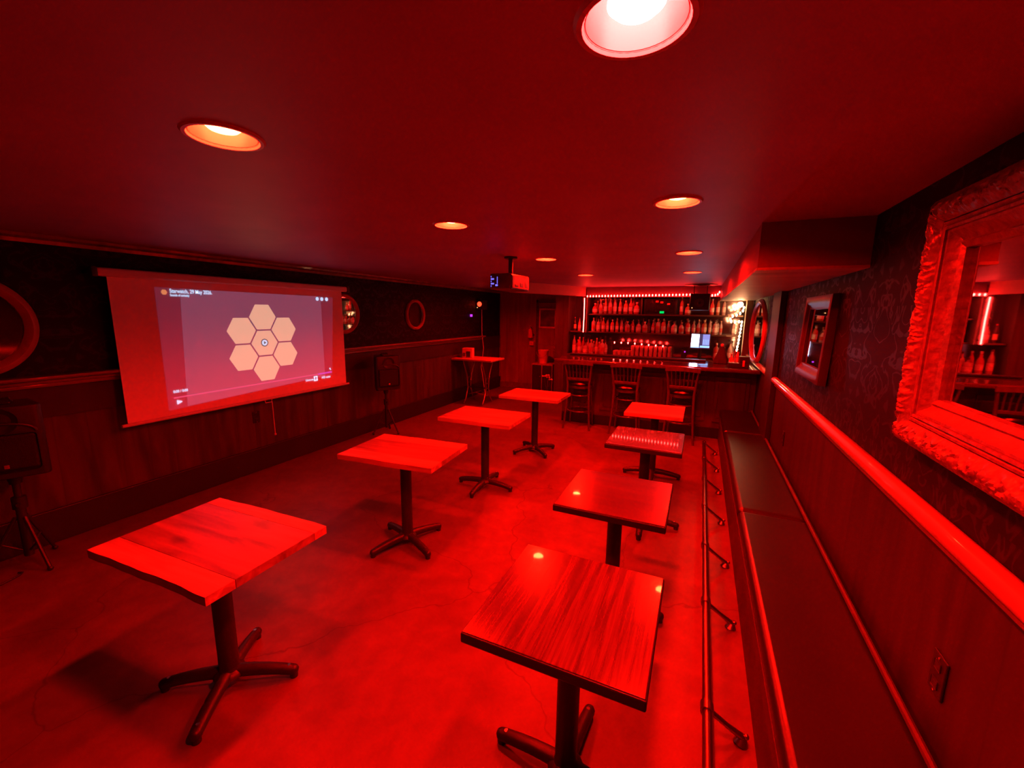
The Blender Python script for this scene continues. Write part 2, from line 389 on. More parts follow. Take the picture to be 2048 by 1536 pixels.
# ------------------------------------------------------------------ recessed red lamps
def lamp(x, y, label, em, dp=0):
    t = thing('recessed_light', label, 'ceiling light', (x, y, ZC), 0, 'recessed red ceiling lights')
    ring = MB().lathe([(LR-.002, .004), (LR+.004, -.006), (LR+.014, -.006), (LR+.02, 0), (LR+.02, .003)], 40)
    ring.build('trim_ring', M_trim, t)
    MB().lathe([(LR-.002, .002), (LR-.003, .03), (LR-.01, .06), (LR-.02, .09), (.05, .11), (0, .11)], 40).build('reflector', M_reflector, t)
    MB().lathe([(0, .006-dp), (.02, .0075-dp), (.038, .0125-dp), (.05, .023-dp), (.048, .05), (.03, .09), (.02, .108)], 32).build('bulb', em, t)
ll = ['large recessed ceiling light with white-hot pink bulb at the top edge, nearest on the right', 'recessed red ceiling light above the nearest left table, ringed and glowing yellow-white',
      'recessed red ceiling light second in the left row, above the tables beside the screen', 'recessed red ceiling light second in the right row, left of the gilt mirror',
      'dim recessed red ceiling light third in the left row, just past the projector', 'dim recessed red ceiling light third in the right row, before the bar',
      'small dim recessed red ceiling light in front of the hanging bar speaker', 'faintest recessed ceiling light, above the left end of the bar counter', 'recessed red ceiling light behind the projector, over the high table in the far left corner']
for i, ((x, y), s) in enumerate(zip(LAMPS, ll)): lamp(x, y, s, (E_pink, E_low)[i] if i < 2 else E_lamp, -.005)

# ------------------------------------------------------------------ tables
def iron_base(t, h, rot):
    MB().cyl((0, 0, .05), (0, 0, h-.012), .041, n=24).build('post', M_iron, t)
    MB().lathe([(0, .05), (.055, .05), (.068, .06), (.062, .075), (.045, .085), (.041, .1)], 24).build('hub', M_iron, t)
    MB().box(-.15, .15, -.15, .15, h-.014, h, .003).build('mounting_plate', M_iron, t)
    for k in range(4):
        a = rot+k*PI/2; mb = MB(); n = 8; pts = []; rs = []
        for i in range(n+1):
            q = i/n; d = .03+.25*q
            pts.append((d*math.cos(a), d*math.sin(a), .066-.03*q**2)); rs.append(.03-.006*q)
        mb.tube(pts, rs, 12)
        e = pts[-1]; mb.ball(e, .024, 10).cyl((e[0], e[1], 0), (e[0], e[1], .03), .018, n=12)
        o = mb.build('foot', M_iron, t)
        MB().cyl((e[0]*.93, e[1]*.93, e[2]+.018), (e[0]*.93, e[1]*.93, e[2]+.03), .008, n=10).build('bolt', M_chrome, o)
def wavy_plank(x0, x1, y0, y1, z0, z1, live=0, seed=0, bev=.008):
    # board lying along x; live = which long edge is a wavering natural edge (-1 front, 1 back)
    rnd = random.Random(seed); n = 26; ph = [rnd.uniform(0, 6) for _ in range(3)]
    def wob(x): return .003*math.sin(7*x+ph[0])+.0018*math.sin(17*x+ph[1])+.001*math.sin(41*x+ph[2])
    poly = []
    for i in range(n+1):
        x = x0+(x1-x0)*i/n; poly.append((x, y0+(wob(x) if live < 0 else 0)))
    for i in range(n, -1, -1):
        x = x0+(x1-x0)*i/n; poly.append((x, y1+(wob(x) if live > 0 else 0)))
    b = MB(); b.prism(poly, z0, z1)
    es = [e for e in b.bm.edges if len(e.link_faces) == 2 and e.calc_face_angle(0) > R(50)]
    bmesh.ops.bevel(b.bm, geom=es, offset=bev, segments=3, affect='EDGES', profile=.5)
    return b
TZ = .75
def plank_table(x, y, rotz, baserot, label, mats, W=.755, D=.545, cuts=(-.14, .17), seed=0, live=True, group='plank-topped pedestal tables in the left row'):
    t = thing('pedestal_table', label, 'table', (x, y, 0), rotz, group)
    ys = [-D/2]+list(cuts)+[D/2]; g = .0012
    for i in range(len(ys)-1):
        lv = -1 if i == 0 else 1 if i == len(ys)-2 else 0
        wavy_plank(-W/2, W/2, ys[i]+(g if i else 0), ys[i+1]-(g if i < len(ys)-2 else 0), TZ-.036, TZ, lv if live else 0, seed+i, .011 if lv else .003).build('tabletop_plank', mats[i], t, flat=True)
    iron_base(t, TZ-.036, baserot); return t
plank_table(-1.90, 1.02, R(2), R(31), 'plank-topped table nearest the left wall, knotty dark middle board and pale end boards', (M_light, M_mid, M_light), cuts=(-.165, .2), seed=1)
plank_table(-1.92, 2.365, R(5), R(63), 'plank-topped table second from the camera, in front of the projection screen', (M_light, M_mid2, M_light), cuts=(-.13, .14), seed=5)
plank_table(-1.88, 3.55, R(1), R(0), 'plank-topped table third from the camera, with live front edge, left of the projector', (M_light, M_light, M_light), cuts=(-.1, .15), seed=9)
plank_table(-1.83, 4.80, R(0), R(50), 'plank-topped table farthest in the left row, before the left bar stool', (M_light, M_mid2, M_light), cuts=(-.12, .15), seed=14)
def varnished_table(x, y, m, label, baserot):
    W = .285
    t = thing('pedestal_table', label, 'table', (x, y, 0), 0, 'dark varnished square pedestal tables')
    MB().box(-W+.004, W-.004, -W+.004, W-.004, TZ-.006, TZ, .002).build('tabletop', m, t)
    MB().box(-W, W, -W, W, TZ-.04, TZ-.004, .005).build('table_edge', M_black, t)['label'] = 'black painted edge band'
    iron_base(t, TZ-.04, baserot)
varnished_table(-.336, 1.29, M_darkY, 'dark glossy square table with lengthwise grain, nearest the camera on the right', R(-5))
varnished_table(-.362, 2.275, M_darkX, 'dark glossy square table with crosswise grain and two lamp reflections, behind the nearest', R(8))
varnished_table(-.338, 3.46, M_darkX, 'dark glossy square table mirroring the bar bottles, third from the camera on the right', R(4))
plank_table(-.376, 4.6, 0, R(4), 'small reddish plank table without black edge, in front of the right bar stool', (M_light, M_mid2, M_light), W=.57, D=.57, seed=21, group='pedestal tables by the bar')

# ------------------------------------------------------------------ bench and foot rail along the right wall
t = thing('banquette_bench', 'long dark red vinyl bench built along the right wall', 'bench', (.54, 0, 0))
MB().box(-.2, .205, -2.4, 6.44, 0, .36, .004).build('bench_base', M_bbase, t)
MB().box(-.212, -.2, -2.4, 6.44, .3, .372, .004).build('front_board', M_bbase, t)
for a, b in ((-2.4, 3.05), (3.062, 5.19), (5.2, 6.43)):
    MB().box(-.215, .2, a, b, .362, .455, .035, seg=5).build('seat_cushion', M_vinyl, t)
MB().tube([(.17, -2.4, .47), (.175, 6.4, .47)], .012, 8).build('back_welt', M_bbase, t)
t = thing('foot_rail', 'steel pipe foot rail on brackets along the bench front', 'rail', (.148, 0, 0))
MB().cyl((0, -2.4, .15), (0, 5.7, .15), .019, n=18).ball((0, 5.7, .15), .0192, 12).build('pipe', M_steel, t)
for y in (.26, .97, 1.68, 2.39, 3.03, 3.70, 4.37, 5.02, 5.66):
    b = MB().cyl((0, y-.022, .15), (0, y+.022, .15), .026, n=16).tube([(.015, y, .142), (.08, y+.02, .085), (.142, y+.048, .03)], [.011, .011, .014], 10)
    bo = b.build('bracket', M_steel, t)
    MB().cyl((.14, y+.045, .001), (.145, y+.05, .028), .03, .016, n=16).ball((.158, y+.05, .034), .012, 8).build('flange', M_steel, bo)

# ------------------------------------------------------------------ projection screen with its picture
SX = XL+.12
t = thing('projection_screen', 'pull-down projection screen on the left wall showing orange hexagons', 'projection screen', (SX, 2.88, 0))
MB().box(-.03, .04, -1.23, 1.23, 1.985, 2.05, .02, seg=4).build('screen_case', M_white, t)
for s in (-1.24, 1.24): MB().box(-.034, .044, s-.02, s+.02, 1.978, 2.056, .012).box(-.115, -.03, s-.015, s+.015, 2.0, 2.03, .004).build('end_cap', M_plastic, t)
fb = MB(); n = 12
for i in range(n):
    for (a, b2) in ((1.16*(2*i/n-1), 1.16*(2*(i+1)/n-1)),):
        fb.quad([(0, a, .815), (0, b2, .815), (0, b2, 1.99), (0, a, 1.99)])
bmesh.ops.remove_doubles(fb.bm, verts=fb.bm.verts[:], dist=1e-4)
fbo = fb.build('screen_fabric', M_screen, t, smooth=False)
MB().cyl((0, -1.2, .8), (0, 1.2, .8), .014, n=14).build('bottom_bar', M_white, t)
pl = MB().tube([(.004, .02, .79), (.004, .025, .76), (.004, .095, .76), (.004, .1, .79)], .005, 8)
plo = pl.build('pull_handle', M_white, t)
MB().cyl((.004, .1, .765), (.012, .1, .40), .005, n=8).ball((.012, .1, .395), .013, 10).build('pull_cord', M_white, plo)
# picture thrown on the fabric: quadrilateral in the (y, z) of the wall
Q = dict(TL=(2.024, 1.925), BL=(2.018, .862), TR=(3.895, 1.909), BR=(3.818, .948))
def flat(polys, name, m, parent, off=.002):
    b = MB()
    for p in polys: b.quad([(off, y-2.88, z) for y, z in p])
    return b.build(name, m, parent, smooth=False)
po = flat([[Q['BL'], Q['BR'], Q['TR'], Q['TL']]], 'projected_picture', E_pillar, t)
flat([[(2.165, .875), (3.705, .95), (3.712, 1.912), (2.214, 1.922)]], 'video_frame', E_vid, po, .003)
HR = .147
def hexa(cy, cz, r=HR): return [(cy+r*math.cos(k*PI/3), cz+r*math.sin(k*PI/3)) for k in range(6)]
hc = [(2.957, 1.402)]+[(2.957+.271*math.cos(R(30+60*k)), 1.402+.271*math.sin(R(30+60*k))) for k in range(6)]
for c in hc: flat([hexa(*c)], 'hexagon', E_hex, po, .004)
flat([hexa(2.09, 1.886, .023)], 'avatar', E_hexdot, po, .005)
circ = lambda y, z, r, n=20: [(y+r*math.cos(2*PI*k/n), z+r*math.sin(2*PI*k/n)) for k in range(n)]
flat([circ(2.953, 1.405, .042)], 'play_ring', E_ring, po, .005)
flat([circ(2.953, 1.405, .03)], 'play_disc', E_text, po, .006)
flat([[(2.944, 1.387), (2.972, 1.405), (2.944, 1.423)]], 'play_arrow', E_ring, po, .007)
flat([[(2.063, .962), (3.6, .977), (3.6, .99), (2.063, .972)]], 'progress_line', E_bar, po, .005)
flat([[(3.6, .977), (3.81, .979), (3.81, .995), (3.6, .99)]], 'progress_end', E_barend, po, .006)
for y in (3.661, 3.727, 3.798): flat([circ(y, 1.884, .021)], 'menu_dot', E_text, po, .006)
flat([[(2.085, .905), (2.125, .922), (2.125, .93), (2.085, .945)]], 'play_button', E_text, po, .006)
flat([[(3.775, 1.03), (3.795, 1.012), (3.8, 1.02), (3.785, 1.045)]], 'pointer', E_text, po, .006)
flat([[(3.54, .913), (3.555, .913), (3.555, .961), (3.54, .961)], [(3.575, .913), (3.59, .913), (3.59, .961), (3.575, .961)], [(3.54, .954), (3.59, .954), (3.59, .964), (3.54, .964)], [(3.54, .908), (3.59, .908), (3.59, .918), (3.54, .918)]], 'caption_button', E_text, po, .006)
def writing(txt, y, z, size, width, m, name):
    cu = bpy.data.curves.new('t', 'FONT'); cu.body = txt; cu.size = size; cu.offset = .0006
    tmp = bpy.data.objects.new('t', cu); C.objects.link(tmp)
    bpy.context.view_layer.update()
    me = bpy.data.meshes.new_from_object(tmp.evaluated_get(bpy.context.evaluated_depsgraph_get()))
    bpy.data.objects.remove(tmp)
    xs = [v.co.x for v in me.vertices]; k = width/(max(xs)-min(xs)); x0 = min(xs)
    for v in me.vertices: v.co = Vector((.006, y-2.88+(v.co.x-x0)*k, z+v.co.y))
    me.materials.append(m); o = bpy.data.objects.new(name, me); C.objects.link(o); o.parent = po; return o
writing('Starwatch, 29 May 2026.', 2.132, 1.884, .047, .345, E_text, 'title_text')
writing('Sounds of curiosity', 2.132, 1.855, .027, .15, E_text, 'subtitle_text')
writing('0:00 / 0:00', 2.066, 1.012, .032, .115, E_text, 'time_text')
writing('Unmute', 3.424, .92, .034, .105, E_text, 'mode_text')
writing('HD auto', 3.655, .922, .038, .13, E_text, 'quality_text')

# ------------------------------------------------------------------ projector on its ceiling pole
t = thing('projector', 'small projector hanging from a ceiling pole in mid-room, facing the screen', 'projector', (-1.63, 3.57, 1.95))
MB().box(-.11, .1, -.21, .21, 0, .14, .018, seg=3).build('projector_body', mat('projector_casing', (.07, .05, .05), .3), t)
MB().cyl((-.11, -.08, .07), (-.15, -.08, .07), .04, .036, n=20).build('lens', M_plastic, t)
v = MB()
for k in range(5): v.box(-.095, -.09+.025*(k % 2), -.2135, -.208, .025+.02*k, .037+.02*k)
v.box(-.035, -.03, -.2135, -.208, .05, .11).box(-.05, -.028, -.2135, -.208, .03, .045)
v.build('vent_glow', E_blue, t)  # glowing strips stand in for lamp light leaking through the vent
MB().box(.0985, .104, -.19, .19, .015, .125, .004).build('rear_panel', mat('panel_red_reflection', (.16, .04, .035), .15), t)  # red reflected from the room is put into the panel colour
for k in range(3): MB().box(.103, .107, -.13+.11*k, -.06+.11*k, .03, .05+.02*k, .003).build('socket', M_plastic, t)
MB().cyl((0, 0, .14), (0, 0, .29), .022, n=14).build('pole', M_plastic, t)
MB().cyl((0, 0, .285), (0, 0, .3), .06, n=24).build('ceiling_plate', M_plastic, t)

# ------------------------------------------------------------------ loudspeakers on tripods
def speaker(x, y, rotz, z0, h, wd, label, label2):
    t = thing('loudspeaker', label, 'speaker', (x, y, z0), rotz, 'portable loudspeakers on tripods')
    # cabinet faces local +x; tapered towards the back
    d = .15; b = MB()
    b.prism([(-d, -wd*.3), (d*.8, -wd/2), (d, -wd*.44), (d, wd*.44), (d*.8, wd/2), (-d, wd*.3)], 0, h)
    bmesh.ops.bevel(b.bm, geom=b.bm.edges[:], offset=.014, segments=3, affect='EDGES', profile=.5)
    b.build('cabinet', M_plastic, t)
    MB().lathe([(.02, -.01), (.075, .012), (.08, .016)], 24, (d*.985, 0, h*.8), 'X', 0).build('horn', M_plastic, t)
    ar = MB(); ar.tube([(d+.006, wd*.4*math.cos(a), h*.64+.06*math.sin(a)) for a in [PI*k/14 for k in range(15)]], .008, 8); ar.build('horn_lip', M_plastic, t)
    MB().box(d-.004, d+.012, -wd*.4, wd*.4, .05, h*.62, .02, seg=3).build('grille', M_grille, t)
    MB().box(d+.012, d+.018, -.012, .012, .075, .1, .003).build('badge', M_chrome, t)
    MB().box(-.06, .06, -.05, .05, h, h+.014, .006).tube([(0, -.05, h+.005), (0, -.04, h+.03), (0, .04, h+.03), (0, .05, h+.005)], .009, 8).build('carry_handle', M_plastic, t)
    s = thing('speaker_stand', label2, 'speaker stand', (x, y, 0), rotz, 'tripod speaker stands')
    MB().cyl((0, 0, .3), (0, 0, z0-.002), .019, n=14).cyl((0, 0, .08), (0, 0, .46), .025, n=14).build('pole', M_iron, s)
    MB().cyl((0, 0, .42), (0, 0, .5), .036, n=14).cyl((.03, 0, .46), (.065, 0, .46), .012, n=10).build('collar', M_iron, s)
    MB().cyl((0, 0, z0-.07), (0, 0, z0-.002), .03, .04, n=14).build('top_cup', M_iron, s)
    for k in range(3):
        a = R(30)+k*2*PI/3; c, sn = math.cos(a), math.sin(a); rr = .2
        MB().tube([(.03*c, .03*sn, .36), (rr*c, rr*sn, .02)], .011, 8).tube([(.02*c, .02*sn, .12), (.55*rr*c, .55*rr*sn, .19)], .007, 8).build('leg', M_iron, s)
        MB().ball((rr*c, rr*sn, .017), .017, 8).build('rubber_foot', M_plastic, s)
speaker(-4.06, 1.03, R(-22), .665, .47, .37, 'large black loudspeaker at the left edge, below the left ledge', 'tripod stand under the loudspeaker at the left edge')
speaker(-4.06, 4.62, R(-30), .655, .48, .36, 'black loudspeaker between the screen and the high table', 'tripod stand under the loudspeaker right of the screen')
cb = MB(); cb.tube([(-4.0+.3*i/14, .95-.35*i/14+.05*math.sin(i*.9), .008) for i in range(15)], .006, 6)
tag(cb.build('power_cable', M_plastic), 'thin black cable curling over the floor by the left speaker stand', 'cable')

# ------------------------------------------------------------------ outlets
def outlet(x, y, z, rotz, label):
    t = thing('wall_outlet', label, 'outlet', (x, y, z), rotz, 'dark wall outlets')
    MB().box(0, .008, -.04, .04, -.065, .065, .004).build('cover_plate', M_black, t)
    for s in (-.03, .03): MB().box(.007, .011, -.018, .018, s-.015, s+.015, .004).build('socket', M_plastic, t)
    for s in (-.054, .054): MB().cyl((.007, 0, s), (.01, 0, s), .004, n=8).build('screw', M_chrome, t)
outlet(XR, 1.55, .676, PI, 'dark outlet plate on the right wall panel, nearest the camera')
outlet(XR, 4.28, .676, PI, 'dark outlet plate on the right wall panel, far along the bench')
outlet(XL, 2.87, .60, 0, 'dark outlet plate below the projection screen')
outlet(XL, 5.1, .74, 0, 'dark outlet plate on the panelling right of the far loudspeaker')

# ------------------------------------------------------------------ mirrors
def round_mirror(x, y, z, r, fw, depth, sgn, label, m, gm, group):
    t = thing('round_mirror', label, 'mirror', (x, y, z), 0, group)
    pr = [(r-fw, 0), (r-fw, depth*.5), (r-fw*.75, depth*.85), (r-fw*.5, depth), (r-fw*.22, depth*.8), (r, depth*.45), (r, 0)]
    MB().lathe([(a, sgn*h) for a, h in pr], 56, axis='X').build('mirror_frame', m, t)
    MB().lathe([(0, sgn*depth*.3), (r-fw*.9, sgn*depth*.3)], 56, axis='X').build('mirror_glass', gm, t)
    return t
round_mirror(XL, 1.0, 1.62, .345, .075, .05, 1, 'big round mirror cut off by the left picture edge', M_rframe, M_mirror_dim, 'round mirrors on the left wall')
round_mirror(XL, 4.17, 1.71, .265, .05, .045, 1, 'round mirror half hidden behind the screen, reflecting the lit bar', M_rframe, M_mirror, 'round mirrors on the left wall')
round_mirror(XL, 5.69, 1.70, .25, .05, .045, 1, 'small dark round mirror on the left wall, right of the screen', M_rframe, M_mirror_dim, 'round mirrors on the left wall')
round_mirror(XR-.04, 6.5, 1.545, .43, .07, .045, -1, 'round red-framed mirror on the right wall by the bar end', M_rframe, M_mirror, None).rotation_euler = (0, 0, R(5))
def frame_sweep(mb, iy0, iy1, iz0, iz1, prof, seg, carve=None, sgn=-1):
    # prof: (offset outwards, height off the wall); mitred round the opening
    bm = mb.bm
    def relief(s, o):
        # leafy carving: warped ridges
        q = Vector((s*34, o*34, 1.7)); wv = mnoise.noise(q*.6)*1.6
        a = 1-2.2*abs(mnoise.noise(q+Vector((wv, -wv, 0)))); b = 1-2.2*abs(mnoise.noise(q*2.3+Vector((wv, wv, 4))))
        return .7*a+.35*b-.5
    for side in range(4):
        rows = []
        for k in range(seg+1):
            q = k/seg; row = []
            for (o, h, *c) in prof:
                y0, y1, z0, z1 = iy0-o, iy1+o, iz0-o, iz1+o
                P = [((y0, z0), (y1, z0)), ((y1, z0), (y1, z1)), ((y1, z1), (y0, z1)), ((y0, z1), (y0, z0))][side]
                y = P[0][0]+(P[1][0]-P[0][0])*q; z = P[0][1]+(P[1][1]-P[0][1])*q
                s = (y if side % 2 == 0 else z)*1.0+side*7
                hh = h+(c[0]*relief(s, o) if c else 0)
                row.append(bm.verts.new((sgn*hh, y, z)))
            rows.append(row)
        for k in range(seg):
            for i in range(len(prof)-1):
                bm.faces.new((rows[k][i], rows[k+1][i], rows[k+1][i+1], rows[k][i+1]))
t = thing('gilt_mirror', 'large rectangular mirror in a carved gilt frame on the right wall', 'mirror', (XR, 1.465, 1.72))
ip = (-.55, .32, -.235, .25)
mb = MB(); frame_sweep(mb, *ip, [(-.004, .01), (-.004, .03), (.012, .038), (.02, .03), (.03, .034), (.05, .055), (.058, .056)], 6); mb.build('inner_moulding', M_gold, t)
mb = MB(); frame_sweep(mb, *ip, [(.058, .05), (.06, .062), (.068, .064), (.072, .054), (.078, .06), (.086, .06), (.09, .05)], 6); mb.build('fluted_moulding', M_gold, t)
mb = MB(); pr = [(.09, .05)]+[(.09+.08*k/20, .055+.026*math.sin(PI*(k+1)/22), .011*math.sin(PI*(k+.8)/22)) for k in range(21)]+[(.172, .04, .0006), (.172, 0)]
frame_sweep(mb, *ip, pr, 300); mb.build('carved_border', M_gold, t)
MB().quad([(-.015, ip[0]-.01, ip[2]-.01), (-.015, ip[1]+.01, ip[2]-.01), (-.015, ip[1]+.01, ip[3]+.01), (-.015, ip[0]-.01, ip[3]+.01)]).build('mirror_glass', M_mirror, t, smooth=False)
t = thing('framed_mirror', 'narrow dark-framed rectangular mirror further along the right wall', 'mirror', (XR, 3.52, 1.605))
t.rotation_euler = (0, R(2), 0)
ip = (-.27, .27, -.2, .2)
mb = MB(); frame_sweep(mb, *ip, [(-.003, .012), (-.003, .028), (.02, .032), (.035, .042), (.06, .05), (.085, .045), (.088, .02), (.088, 0)], 4); mb.build('mirror_frame', M_dframe, t)
MB().quad([(-.016, ip[0]-.01, ip[2]-.01), (-.016, ip[1]+.01, ip[2]-.01), (-.016, ip[1]+.01, ip[3]+.01), (-.016, ip[0]-.01, ip[3]+.01)]).build('mirror_glass', M_mirror, t, smooth=False)

# ------------------------------------------------------------------ high table and things in the far left corner
t = thing('high_table', 'high table with pale top and ornate iron legs against the left wall', 'table', (-3.89, 7.05, 0))
MB().box(-.43, .43, -.29, .29, .845, .88, .006).build('tabletop', M_light, t)
for s in (-1, 1):
    b = MB(); x = s*.2
    b.tube([(x, -.2, .02), (x, -.13, .1), (x, -.05, .3), (x, -.09, .55), (x, -.2, .78), (x, -.22, .845)], .014, 8)
    b.tube([(x, .2, .02), (x, .13, .1), (x, .05, .3), (x, .09, .55), (x, .2, .78), (x, .22, .845)], .014, 8)
    b.tube([(x, .06*math.cos(a), .45+.06*math.sin(a)) for a in [2*PI*k/14 for k in range(14)]], .01, 6, closed=True)
    b.tube([(x, -.05, .3), (x, .05, .3)], .012, 6)
    for q in (-.2, .2): b.ball((x, q, .018), .018, 8)
    b.build('leg_frame', M_steel, t)
MB().tube([(-.2, 0, .3), (.2, 0, .3)], .012, 8).build('stretcher', M_iron, t)
for s in (-1, 1): MB().tube([(-.2, s*.02, .16), (0, s*.1, .22), (.2, s*.02, .16)], .008, 6).build('scroll_brace', M_brass, t)
t = thing('carton', 'small patterned carton standing on the high table', 'box', (-4.08, 7.0, .881), R(12))
MB().box(-.1, .1, -.07, .07, 0, .19, .004).build('carton_body', M_pale, t)
MB().box(-.02, .06, -.074, -.069, .02, .13).build('printed_figure', M_dframe, t)
MB().box(-.085, -.04, -.074, -.069, .03, .1).build('printed_patch', M_shelf, t)
t = thing('wall_speaker', 'small wall box with glowing red light in the far left corner', 'speaker', (XL, 7.86, 1.9))
MB().box(0, .16, -.1, .1, -.09, .1, .01).build('box_body', M_plastic, t)
MB().box(0, .06, -.05, .05, .1, .14, .006).build('wall_bracket', M_plastic, t)
MB().cyl((.08, -.1, .02), (.08, -.108, .02), .05, n=24).ball((.08, -.104, .02), .034, 12, sc=(1, .3, 1)).build('red_light', E_led, t)
MB().ball((.03, -.103, -.05), .011, 8).build('amber_light', E_amber, t)
tag(MB().tube([(XL+.08, 7.86, 1.81), (XL+.085, 7.86, 1.3), (XL+.13, 7.85, 1.0), (XL+.1, 7.8, .6), (XL+.15, 7.82, .25), (XL+.22, 7.75, .012)], .007, 8).build('hanging_cable', M_pale), 'pale cable hanging from the red-lit wall box down to the floor', 'cable')
tag(MB().box(XL, XL+.03, 7.5, 7.56, 1.66, 1.71, .006).build('wall_control', E_violet), 'tiny glowing violet control on the left wall near the corner', 'control')
# wall things
t = thing('framed_poster', 'framed poster hanging on the dark door beyond the left bar end', 'picture', (-3.12, YB-.06, 1.64))
MB().box(-.2, .2, -.022, -.002, -.22, .22, .006).build('frame', M_pink, t)
pb = MB(); pb.box(-.165, .165, -.026, -.022, -.18, .18); pb.build('print', mat('dark_print', (.12, .04, .05), .4, var=.8, scale=7), t)
t = thing('fire_extinguisher', 'red fire extinguisher on the far wall left of the door', 'fire extinguisher', (-3.52, YB-.075, 1.2))
MB().lathe([(0, 0), (.055, 0), (.062, .01), (.062, .16), (.05, .19), (.02, .2), (.018, .215), (0, .215)], 20).build('cylinder', M_canred, t)
MB().box(-.018, .018, -.02, .02, .21, .265, .006).build('valve', M_pale, t)
MB().tube([(0, -.02, .25), (.05, -.05, .22), (.07, -.03, .1), (.066, -.02, .03)], .008, 8).build('hose', M_plastic, t)
MB().box(-.07, .07, .05, .073, .05, .07).build('wall_hook', M_iron, t)
t = thing('alarm_box', 'little red alarm box below the fire extinguisher', 'box', (-3.5, YB-.03, 1.07))
MB().box(-.05, .05, -.03, .03, -.045, .045, .008).build('casing', M_canred, t)
MB().box(-.02, .02, -.04, -.03, -.02, .012, .004).build('lever', M_pale, t)
for z, wv, lb in ((1.305, .05, 'short pale ledge on the far wall, upper of two'), (1.115, .075, 'longer pale ledge on the far wall, lower of two')):
    t = thing('wall_ledge', lb, 'shelf', (-2.76, YB, z))
    MB().box(-wv, wv, -.08, 0, -.018, .018, .004).build('ledge_board', M_pale, t)
    MB().box(-wv*.6, wv*.6, -.05, 0, -.06, -.018, .004).build('ledge_support', M_plastic, t)
t = thing('low_cabinet', 'low dark cabinet beside the far door, left of the bar', 'cabinet', (-3.05, 8.55, 0))
MB().box(-.24, .24, -.2, .2, .04, .68, .006).build('body', M_panelx, t)
for s in (-1, 1):
    do2 = MB().box(.01 if s > 0 else -.22, .22 if s > 0 else -.01, -.212, -.2, .07, .65, .004).build('door', M_apron, t)
    MB().ball((s*.035, -.225, .4), .012, 8).build('knob', M_brass, do2)
MB().box(-.22, .22, -.18, .18, 0, .04).build('plinth', M_black, t)
t = thing('bucket', 'pale tapered bucket standing on the low dark cabinet', 'bucket', (-3.08, 8.5, .681))
MB().lathe([(0, 0), (.085, 0), (.115, .27), (.121, .28), (.115, .285), (.108, .27), (.08, .01), (0, .01)], 24).build('pail', M_pink, t)
MB().tube([(.118*math.cos(a), -.118*math.sin(a)*.25-.1, .25-.11*math.sin(a)) for a in [PI*k/12 for k in range(13)]], .004, 6).build('bail_handle', M_steel, t)
t = thing('flower_vase', 'slim vase with dried flower stems on the floor before the low cabinet', 'vase', (-2.78, 7.95, 0))
MB().lathe([(0, 0), (.05, 0), (.06, .05), (.045, .16), (.028, .24), (.033, .27), (.026, .27), (.02, .23), (0, .05)], 18).build('vase', M_dframe, t)
for k in range(4):
    a = k*1.7; e = (.07*math.cos(a), .07*math.sin(a), .42+.03*k)
    st = MB().tube([(0, 0, .1), (e[0]*.5, e[1]*.5, .3), e], .004, 6).build('stem', M_shelf, t)
    fl = MB()
    for q in range(6): fl.ball((e[0]+.028*math.cos(q), e[1]+.028*math.sin(q), e[2]+.01*(q % 2)), .02, 7, sc=(1, 1, .7))
    fl.build('blossom', M_leaf, st)

# ------------------------------------------------------------------ bar
BT = 1.06
t = thing('bar_counter', 'long dark bar counter with varnished top across the far end', 'bar', (0, 6.5, 0))
b = MB().box(-2.0, XR-.003, 0, .12, 0, BT-.06)
b.build('bar_front', M_barfront, t)
for k in range(5):
    x = -1.92+.54*k
    pn = MB().box(x, x+.44, -.014, 0, .24, .9, .006).box(x+.05, x+.39, -.02, -.012, .3, .84, .008); pn.build('front_panel', M_barfront, t)
MB().box(-2.0, XR-.003, -.022, 0, 0, .16, .006).build('kick_board', M_black, t)
MB().box(-2.05, XR-.003, -.36, .5, BT-.055, BT, .018, seg=4).build('countertop', M_bartop, t)
MB().box(-2.0, .1, .34, .46, BT+.002, BT+.03, .008, seg=3).build('drip_rail', M_black, t)
MB().box(-2.0, -1.88, .12, .48, 0, BT-.06).build('bar_end', M_barfront, t)

